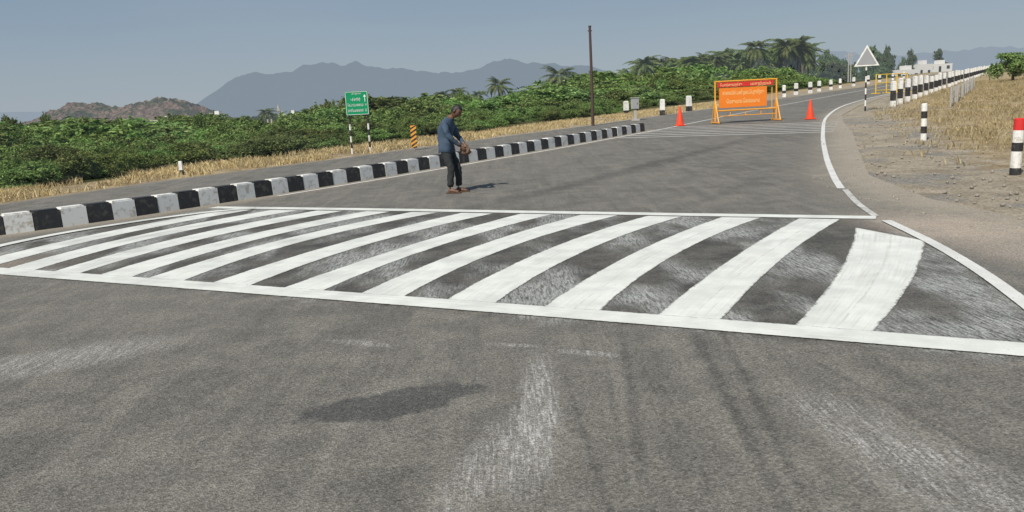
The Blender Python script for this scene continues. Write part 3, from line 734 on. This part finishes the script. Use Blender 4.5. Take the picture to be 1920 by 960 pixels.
# ------------------------------------------------------------------ buildings
WALL=simple('white_plaster',(.72,.70,.66),.8,.06,1,hz_=.12); DARK=simple('window_dark',(.05,.06,.07),.3,.1,1,hz_=.12); TILE=simple('red_tiles',(.38,.13,.07),.8,.2,2,hz_=.1); CREAM=simple('cream_plaster',(.50,.44,.36),.8,.1,1,hz_=.15)
def house(x,y,w,d,h_,rz=0,roof=None,name='white_house',wall=WALL,dz=0):
    e=empty(name,(x,y,hz(x,y)+dz),rz)
    mb=MB(); mb.box((0,0,h_/2-.4),(w,d,h_+.8)); mb.obj('walls',[wall],e)
    mb=MB()
    if roof:
        o=.5; V=[(-w/2-o,-d/2-o,h_+.02),(w/2+o,-d/2-o,h_+.02),(w/2+o,d/2+o,h_+.02),(-w/2-o,d/2+o,h_+.02),(-w/2-o,0,h_+1.3),(w/2+o,0,h_+1.3)]
        mb.add(V,[(0,1,5,4),(2,3,4,5),(0,4,3),(1,2,5),(3,2,1,0)],0); mb.obj('roof',[roof],e)
    else:
        for a,b_ in (((0,-d/2+.08,h_+.25),(w+.2,.16,.5)),((0,d/2-.08,h_+.25),(w+.2,.16,.5)),((-w/2+.08,0,h_+.25),(.16,d-.4,.5)),((w/2-.08,0,h_+.25),(.16,d-.4,.5))): mb.box(a,b_)
        mb.box((w*.2,0,h_+.9),(w*.25,d*.4,1.8)); mb.obj('roof_parapet',[wall],e)
    mb=MB(); n=max(2,int(w/2.6))
    for i in range(n):
        xx=-w/2+(i+.5)*w/n
        if i==n//2: mb.box((xx,-d/2-.01,1.05),(.9,.06,2.1))
        else: mb.box((xx,-d/2-.01,1.7),(1.1,.06,1.1))
    mb.obj('openings',[DARK],e); return e
house(127,262,9,7,3.0,.2,dz=.8); house(140,276,6,6,3.6,.2,dz=.8); house(150,285,9,6,2.4,.1,dz=1.0); house(158,300,8,6,2.8,.2,dz=1)
house(-125,300,6,5,4.2,dz=.5); house(-112,310,5,5,4.4,.3,dz=.5); house(-106,300,7,5,5.0,-.2,dz=.5); house(-86,330,5,5,4.6)
house(24,196,5.5,5,3.4,.1,TILE,'tiled_house',CREAM,.8); house(17,190,5,5,2.9,-.1,TILE,'tiled_house',CREAM,.8); house(52,205,6,5,5.2,-.1,TILE,'tiled_house',CREAM,.8)
# unfinished concrete frame
cf=empty('concrete_frame_building',(-17.6,70,hz(-17.6,70)+.5),.15); cf.scale=(.72,.8,.82)
mb=MB()
for i in range(6):
    for j in range(2): mb.box((-3.4+i*1.35,j*3-1.5,1.5+(.4 if i==1 else 0)),(.16,.16,4.0+(.8 if i==1 else 0)))
for j in range(2): mb.box((0,j*3-1.5,2.6),(7,.14,.18))
for i in range(14): mb.box((.6+i*.42,-3.2,1.0),(.08,.08,3.0+.3*(i%3)))
mb.box((-2.05,-1.5,4.4),(.3,.3,.35)); mb.tube([(-2.05,-1.5,4.55),(-2.05,-1.5,4.9)],[.14,.03],0,8)
mb.box((1.8,2.6,.9),(6.5,.15,2.4))
mb.obj('columns_and_beams',[simple('raw_concrete',(.46,.42,.36),.9,.15,1,hz_=.08)],cf)
for i in range(26):
    x=-18.5+random.uniform(-6,6);y=random.uniform(77,92); inst(random.choice(BM),'shrub',thicket,x,y,hz(x,y),1.5,random.uniform(1.1,1.8))
# utility poles
for (x,y,h_) in [(64,152,5.5),(67,158,6),(88,212,7),(104,245,7),(-22,170,5.2),(-135,260,7)]:
    mb=MB(); mb.tube([(0,0,0),(0,0,h_)],[.11,.07],0,8); mb.box((0,0,h_-.5),(1.5,.1,.1),0); mb.box((0,0,h_-1.1),(1.1,.1,.1),0)
    for a in (-.6,0,.6): mb.tube([(a,0,h_-.45),(a,0,h_-.25)],.05,0,6)
    o=mb.obj('utility_pole',[CONC]); o.location=(x,y,hz(x,y))
# ------------------------------------------------------------------ man
SHIRT=simple('blue_denim_shirt',(.042,.072,.115),.85,.3,14); TROU=simple('dark_trousers',(.022,.026,.028),.85,.3,9)
SKIN=simple('brown_skin',(.15,.075,.045),.55,.1,6); HAIR=simple('black_hair',(.012,.011,.011),.6,.3,30); SAND=simple('sandal_leather',(.12,.06,.035),.7,.2,10); EYE=simple('eye_dark',(.02,.015,.012),.3,.1,10)
SACK=simple('brown_cloth_bundle',(.16,.10,.065),.9,.4,12)
man=empty('man',(-1.0,15.08,hh(15.08)+.004),math.radians(-14)); man.scale=(1.03,1.03,1.0)
def skin(name,verts,edges,rad,root,sub=2):
    me=bpy.data.meshes.new(name); me.from_pydata(verts,edges,[]); o=bpy.data.objects.new(name,me); COL.objects.link(o)
    bpy.context.view_layer.objects.active=o
    md=o.modifiers.new('s','SKIN'); md.use_smooth_shade=True
    for i,r_ in enumerate(rad):
        sv=me.skin_vertices[0].data[i]; sv.radius=r_ if isinstance(r_,tuple) else (r_,r_); sv.use_root=(i==root)
    m2=o.modifiers.new('u','SUBSURF'); m2.levels=sub; m2.render_levels=sub
    bpy.context.view_layer.update()
    nm=bpy.data.meshes.new_from_object(o.evaluated_get(bpy.context.evaluated_depsgraph_get())); bpy.data.objects.remove(o); return nm
vs=[(-.11,0,.86),(-.13,0,1.00),(-.12,0,1.15),(-.075,0,1.285),(0.0,0,1.385),(.055,0,1.435)]
rd=[(.135,.165),(.13,.15),(.135,.175),(.12,.17),(.06,.065),(.054,.054)]
ed=[(0,1),(1,2),(2,3),(3,4),(4,5)]
def add(par,chain):
    p=par
    for co,r_ in chain: vs.append(co);rd.append(r_);ed.append((p,len(vs)-1));p=len(vs)-1
    return p
add(3,[((-.075,-.17,1.295),.072),((-.03,-.225,1.17),.064),((.01,-.235,1.055),.055),((.11,-.165,.95),.048),((.195,-.095,.855),.030)])
add(3,[((-.075,.17,1.295),.072),((-.02,.225,1.17),.064),((.02,.235,1.065),.055),((.12,.165,.965),.048),((.205,.085,.875),.030)])
add(0,[((-.10,-.085,.78),(.105,.10)),((-.065,-.10,.62),.088),((-.015,-.105,.46),.072),((-.035,-.105,.28),.066),((-.055,-.105,.10),.060)])
add(0,[((-.10,.085,.78),(.105,.10)),((-.03,.10,.62),.088),((.045,.105,.46),.072),((.05,.105,.28),.066),((.04,.105,.10),.060)])
me=skin('body',vs,ed,rd,0)
me.materials.clear()
for m in (SHIRT,TROU,SKIN): me.materials.append(m)
for p in me.polygons:
    c_=p.center
    if c_.z>1.375 and c_.x>-.04 and abs(c_.y)<.09: p.material_index=2
    elif c_.x>.165 and c_.z<.93 and c_.z>.70 : p.material_index=2
    elif c_.z<.80: p.material_index=1
    else: p.material_index=0
    p.use_smooth=True
for v in me.vertices:
    if v.co.z<1.36: v.co+=Vector(v.normal)*(.014*noise.noise(v.co*16)+.008*noise.noise(v.co*34))
o=bpy.data.objects.new('body',me); COL.objects.link(o); o.parent=man
V=[];F=[];nn=28
for j,(z_,sx,sy) in enumerate([(.93,.135,.17),(.84,.142,.18),(.765,.152,.19),(.76,.145,.183)]):
    for i in range(nn):
        a=2*math.pi*i/nn; w=1+.04*math.sin(a*5)*(j>0); V.append((-.115+sx*math.cos(a)*w,sy*math.sin(a)*w,z_+.012*math.sin(a*3)*(j>1)))
for j in range(3):
    for i in range(nn): F.append((j*nn+i,j*nn+(i+1)%nn,(j+1)*nn+(i+1)%nn,(j+1)*nn+i))
mesh_obj('shirt_hem',V,F,[SHIRT],parent=man,smooth=True)
mb=MB(); mb.tube([(-.045,-.05,1.385),(-.06,0,1.405),(-.045,.05,1.385),(.03,.045,1.37),(.06,0,1.35),(.03,-.045,1.37),(-.045,-.05,1.385)],.014,0,6); mb.obj('collar',[SHIRT],man,True)
bm=bmesh.new(); bmesh.ops.create_uvsphere(bm,u_segments=28,v_segments=20,radius=1)
for v in bm.verts:
    x,y,z=v.co; X=x*.098;Y=y*.076;Z=z*.118
    if z<0: Y*=1-.28*(-z)**1.5; X*=1-.12*(-z); 
    if x<0 and z<-.2: X*=1-.35*min(1,(-z-.2))
    f_=math.exp(-((z+.1)/.16)**2-(y/.2)**2)
    if x>.3: X+=.024*f_
    if x>.3: X-=.010*math.exp(-((z-.14)/.1)**2)*math.exp(-((abs(y)-.42)/.2)**2)
    if x>.3: X+=.006*math.exp(-((z+.48)/.07)**2-(y/.35)**2)
    if x>.2 and z<-.75: X+=.012
    v.co=(X,Y,Z)
hm_=bpy.data.meshes.new('head'); bm.to_mesh(hm_); bm.free()
for m in (SKIN,HAIR): hm_.materials.append(m)
for p in hm_.polygons:
    c_=p.center; p.use_smooth=True
    if (c_.z>.062) or (c_.x<.012 and c_.z>-.045) or (c_.x<-.03 and c_.z>-.075): p.material_index=1
for v in hm_.vertices:
    if v.co.z>.062 or (v.co.x<.0 and v.co.z>-.05): v.co*=1.085+.03*noise.noise(v.co*60)
hd=bpy.data.objects.new('head',hm_); COL.objects.link(hd); hd.parent=man; hd.location=(.115,0,1.495); hd.rotation_euler=(math.radians(-4),math.radians(38),math.radians(-8))
mb=MB()
for sy in (-1,1):
    mb.tube([(-.012,sy*.078,-.028),(-.004,sy*.088,-.01),(-.008,sy*.090,.015),(.006,sy*.082,.026)],[.008,.012,.013,.007],0,8)
o=mb.obj('ears',[SKIN],hd,True)
mb=MB()
for sy in (-1,1):
    mb.tube([(.086,sy*.043,.014),(.0885,sy*.031,.016),(.089,sy*.020,.013)],[.003,.006,.003],0,6); mb.tube([(.082,sy*.05,.036),(.093,sy*.032,.041),(.094,sy*.017,.036)],.0035,0,5)
mb.tube([(.090,-.022,-.058),(.098,0,-.056),(.090,.022,-.058)],.003,0,5)
mb.obj('eyes_brows_mouth',[EYE],hd)
def hand(wr,dirv,palm,parent,name,side):
    w=Vector(wr);d=Vector(dirv).normalized();n=Vector(palm).normalized(); s_=d.cross(n).normalized()*side
    mb=MB()
    mb.tube([w-d*.03,w,w+d*.03,w+d*.07,w+d*.088],[.026,.025,.032,.034,.024],0,12)
    for i,(ln,o_) in enumerate([(.070,.027),(.078,.010),(.072,-.008),(.056,-.025)]):
        a=w+d*.068+s_*o_; b1=a+d*ln*.42+n*.006; b2=b1+(d*.6+n*.8).normalized()*ln*.34; b3=b2+(d*.05+n).normalized()*ln*.28
        mb.tube([a,b1,b2,b3],[.0105,.0098,.0088,.0065],0,8)
    a=w+d*.022+s_*.026; b1=a+(d*.6+s_*.7+n*.3).normalized()*.036; b2=b1+(d*.7+n*.7).normalized()*.03
    mb.tube([a,b1,b2],[.0125,.0112,.0085],0,8)
    mb.obj(name,[SKIN],parent,True)
hand((.20,-.09,.85),(.55,.30,-.75),(-.2,.9,.1),man,'right_hand',1)
hand((.21,.08,.87),(.55,-.30,-.75),(-.2,-.9,.1),man,'left_hand',-1)
bm=bmesh.new(); bmesh.ops.create_icosphere(bm,subdivisions=4,radius=1)
for v in bm.verts:
    kk=1+.22*noise.noise(v.co*2.1)+.10*noise.noise(v.co*5); v.co=Vector((v.co.x*.10*kk,v.co.y*.06*kk,v.co.z*.08*kk))
me=bpy.data.meshes.new('cloth_bundle'); bm.to_mesh(me); bm.free(); me.materials.append(SACK); me.polygons.foreach_set('use_smooth',[True]*len(me.polygons))
o=bpy.data.objects.new('cloth_bundle',me); COL.objects.link(o); o.parent=man; o.location=(.245,-.01,.775); o.rotation_euler=(0,.5,.2)
for nm,fx,fy in (('right_foot',-.055,-.105),('left_foot',.04,.105)):
    me=skin(nm,[(fx-.05,fy,.045),(fx+.02,fy,.055),(fx+.10,fy-.008,.038),(fx+.17,fy-.012,.026)],[(0,1),(1,2),(2,3)],[(.036,.036),(.038,.04),(.044,.026),(.036,.018)],1)
    me.materials.clear(); me.materials.append(SKIN); 
    o=bpy.data.objects.new(nm,me); COL.objects.link(o); o.parent=man
    mb=MB(); mb.box((fx+.06,fy-.006,.010),(.285,.098,.020),0,None,.008)
    mb.tube([(fx+.10,fy-.052,.02),(fx+.09,fy-.03,.066),(fx+.09,fy+.01,.070),(fx+.10,fy+.044,.02)],.011,0,6)
    mb.tube([(fx-.0,fy-.046,.02),(fx-.01,fy-.02,.10),(fx-.01,fy+.02,.10),(fx-.0,fy+.046,.02)],.009,0,6)
    mb.obj(nm+'_sandal',[SAND],man)
# ------------------------------------------------------------------ light, sky, camera
SE=math.radians(47); tx,ty=0.56,0.83   # horizontal travel direction of the light
az=math.atan2(-tx,-ty)
w=bpy.data.worlds.new('World'); scene.world=w; w.use_nodes=True; nt=w.node_tree; k=N(nt); bg=nt.nodes['Background']
sk=k.n('ShaderNodeTexSky'); sk.sky_type='NISHITA'; sk.sun_disc=False; sk.sun_elevation=SE; sk.sun_rotation=az; sk.air_density=1.0; sk.dust_density=.8; sk.ozone_density=1.5
tc=k.n('ShaderNodeTexCoord').outputs['Generated']; sx=k.n('ShaderNodeSeparateXYZ'); k.l(tc,sx.inputs[0])
hzc=k.mix(k.ss(sx.outputs[2],-.02,.18),(3.5,4.05,4.6),(2.25,3.1,4.1))
wisp=k.noise(k.mapv(tc,sc=(1,1,4)),2.0,5,.6)
hzc=k.mix(k.math('MULTIPLY',k.ss(wisp,.4,.75),.3),hzc,(3.4,3.95,4.5))
fac=k.math('SUBTRACT',.88,k.math('MULTIPLY',k.ss(sx.outputs[2],.1,.6),.45))
col=k.mix(fac,sk.outputs[0],hzc)
k.l(col,bg.inputs['Color']); bg.inputs['Strength'].default_value=.1
sun=bpy.data.lights.new('sun','SUN'); sun.energy=4.6; sun.angle=math.radians(.53); sun.color=(1,.94,.84)
so=bpy.data.objects.new('sun',sun); COL.objects.link(so)
dirv=Vector((tx*math.cos(SE),ty*math.cos(SE),-math.sin(SE))); so.rotation_euler=dirv.to_track_quat('-Z','Y').to_euler(); so.location=(-20,-30,40)
cam=bpy.data.cameras.new('camera'); co=bpy.data.objects.new('camera',cam); COL.objects.link(co); scene.camera=co
cam.sensor_width=36; cam.lens=36*1507/1920; cam.clip_start=.05; cam.clip_end=30000
M=Matrix.Rotation(math.radians(90-10.51),4,'X')@Matrix.Rotation(math.radians(-3),4,'Z'); M.translation=(0,0,1.6); co.matrix_world=M
scene.view_settings.view_transform='Standard'; scene.view_settings.look='None'; scene.view_settings.exposure=0
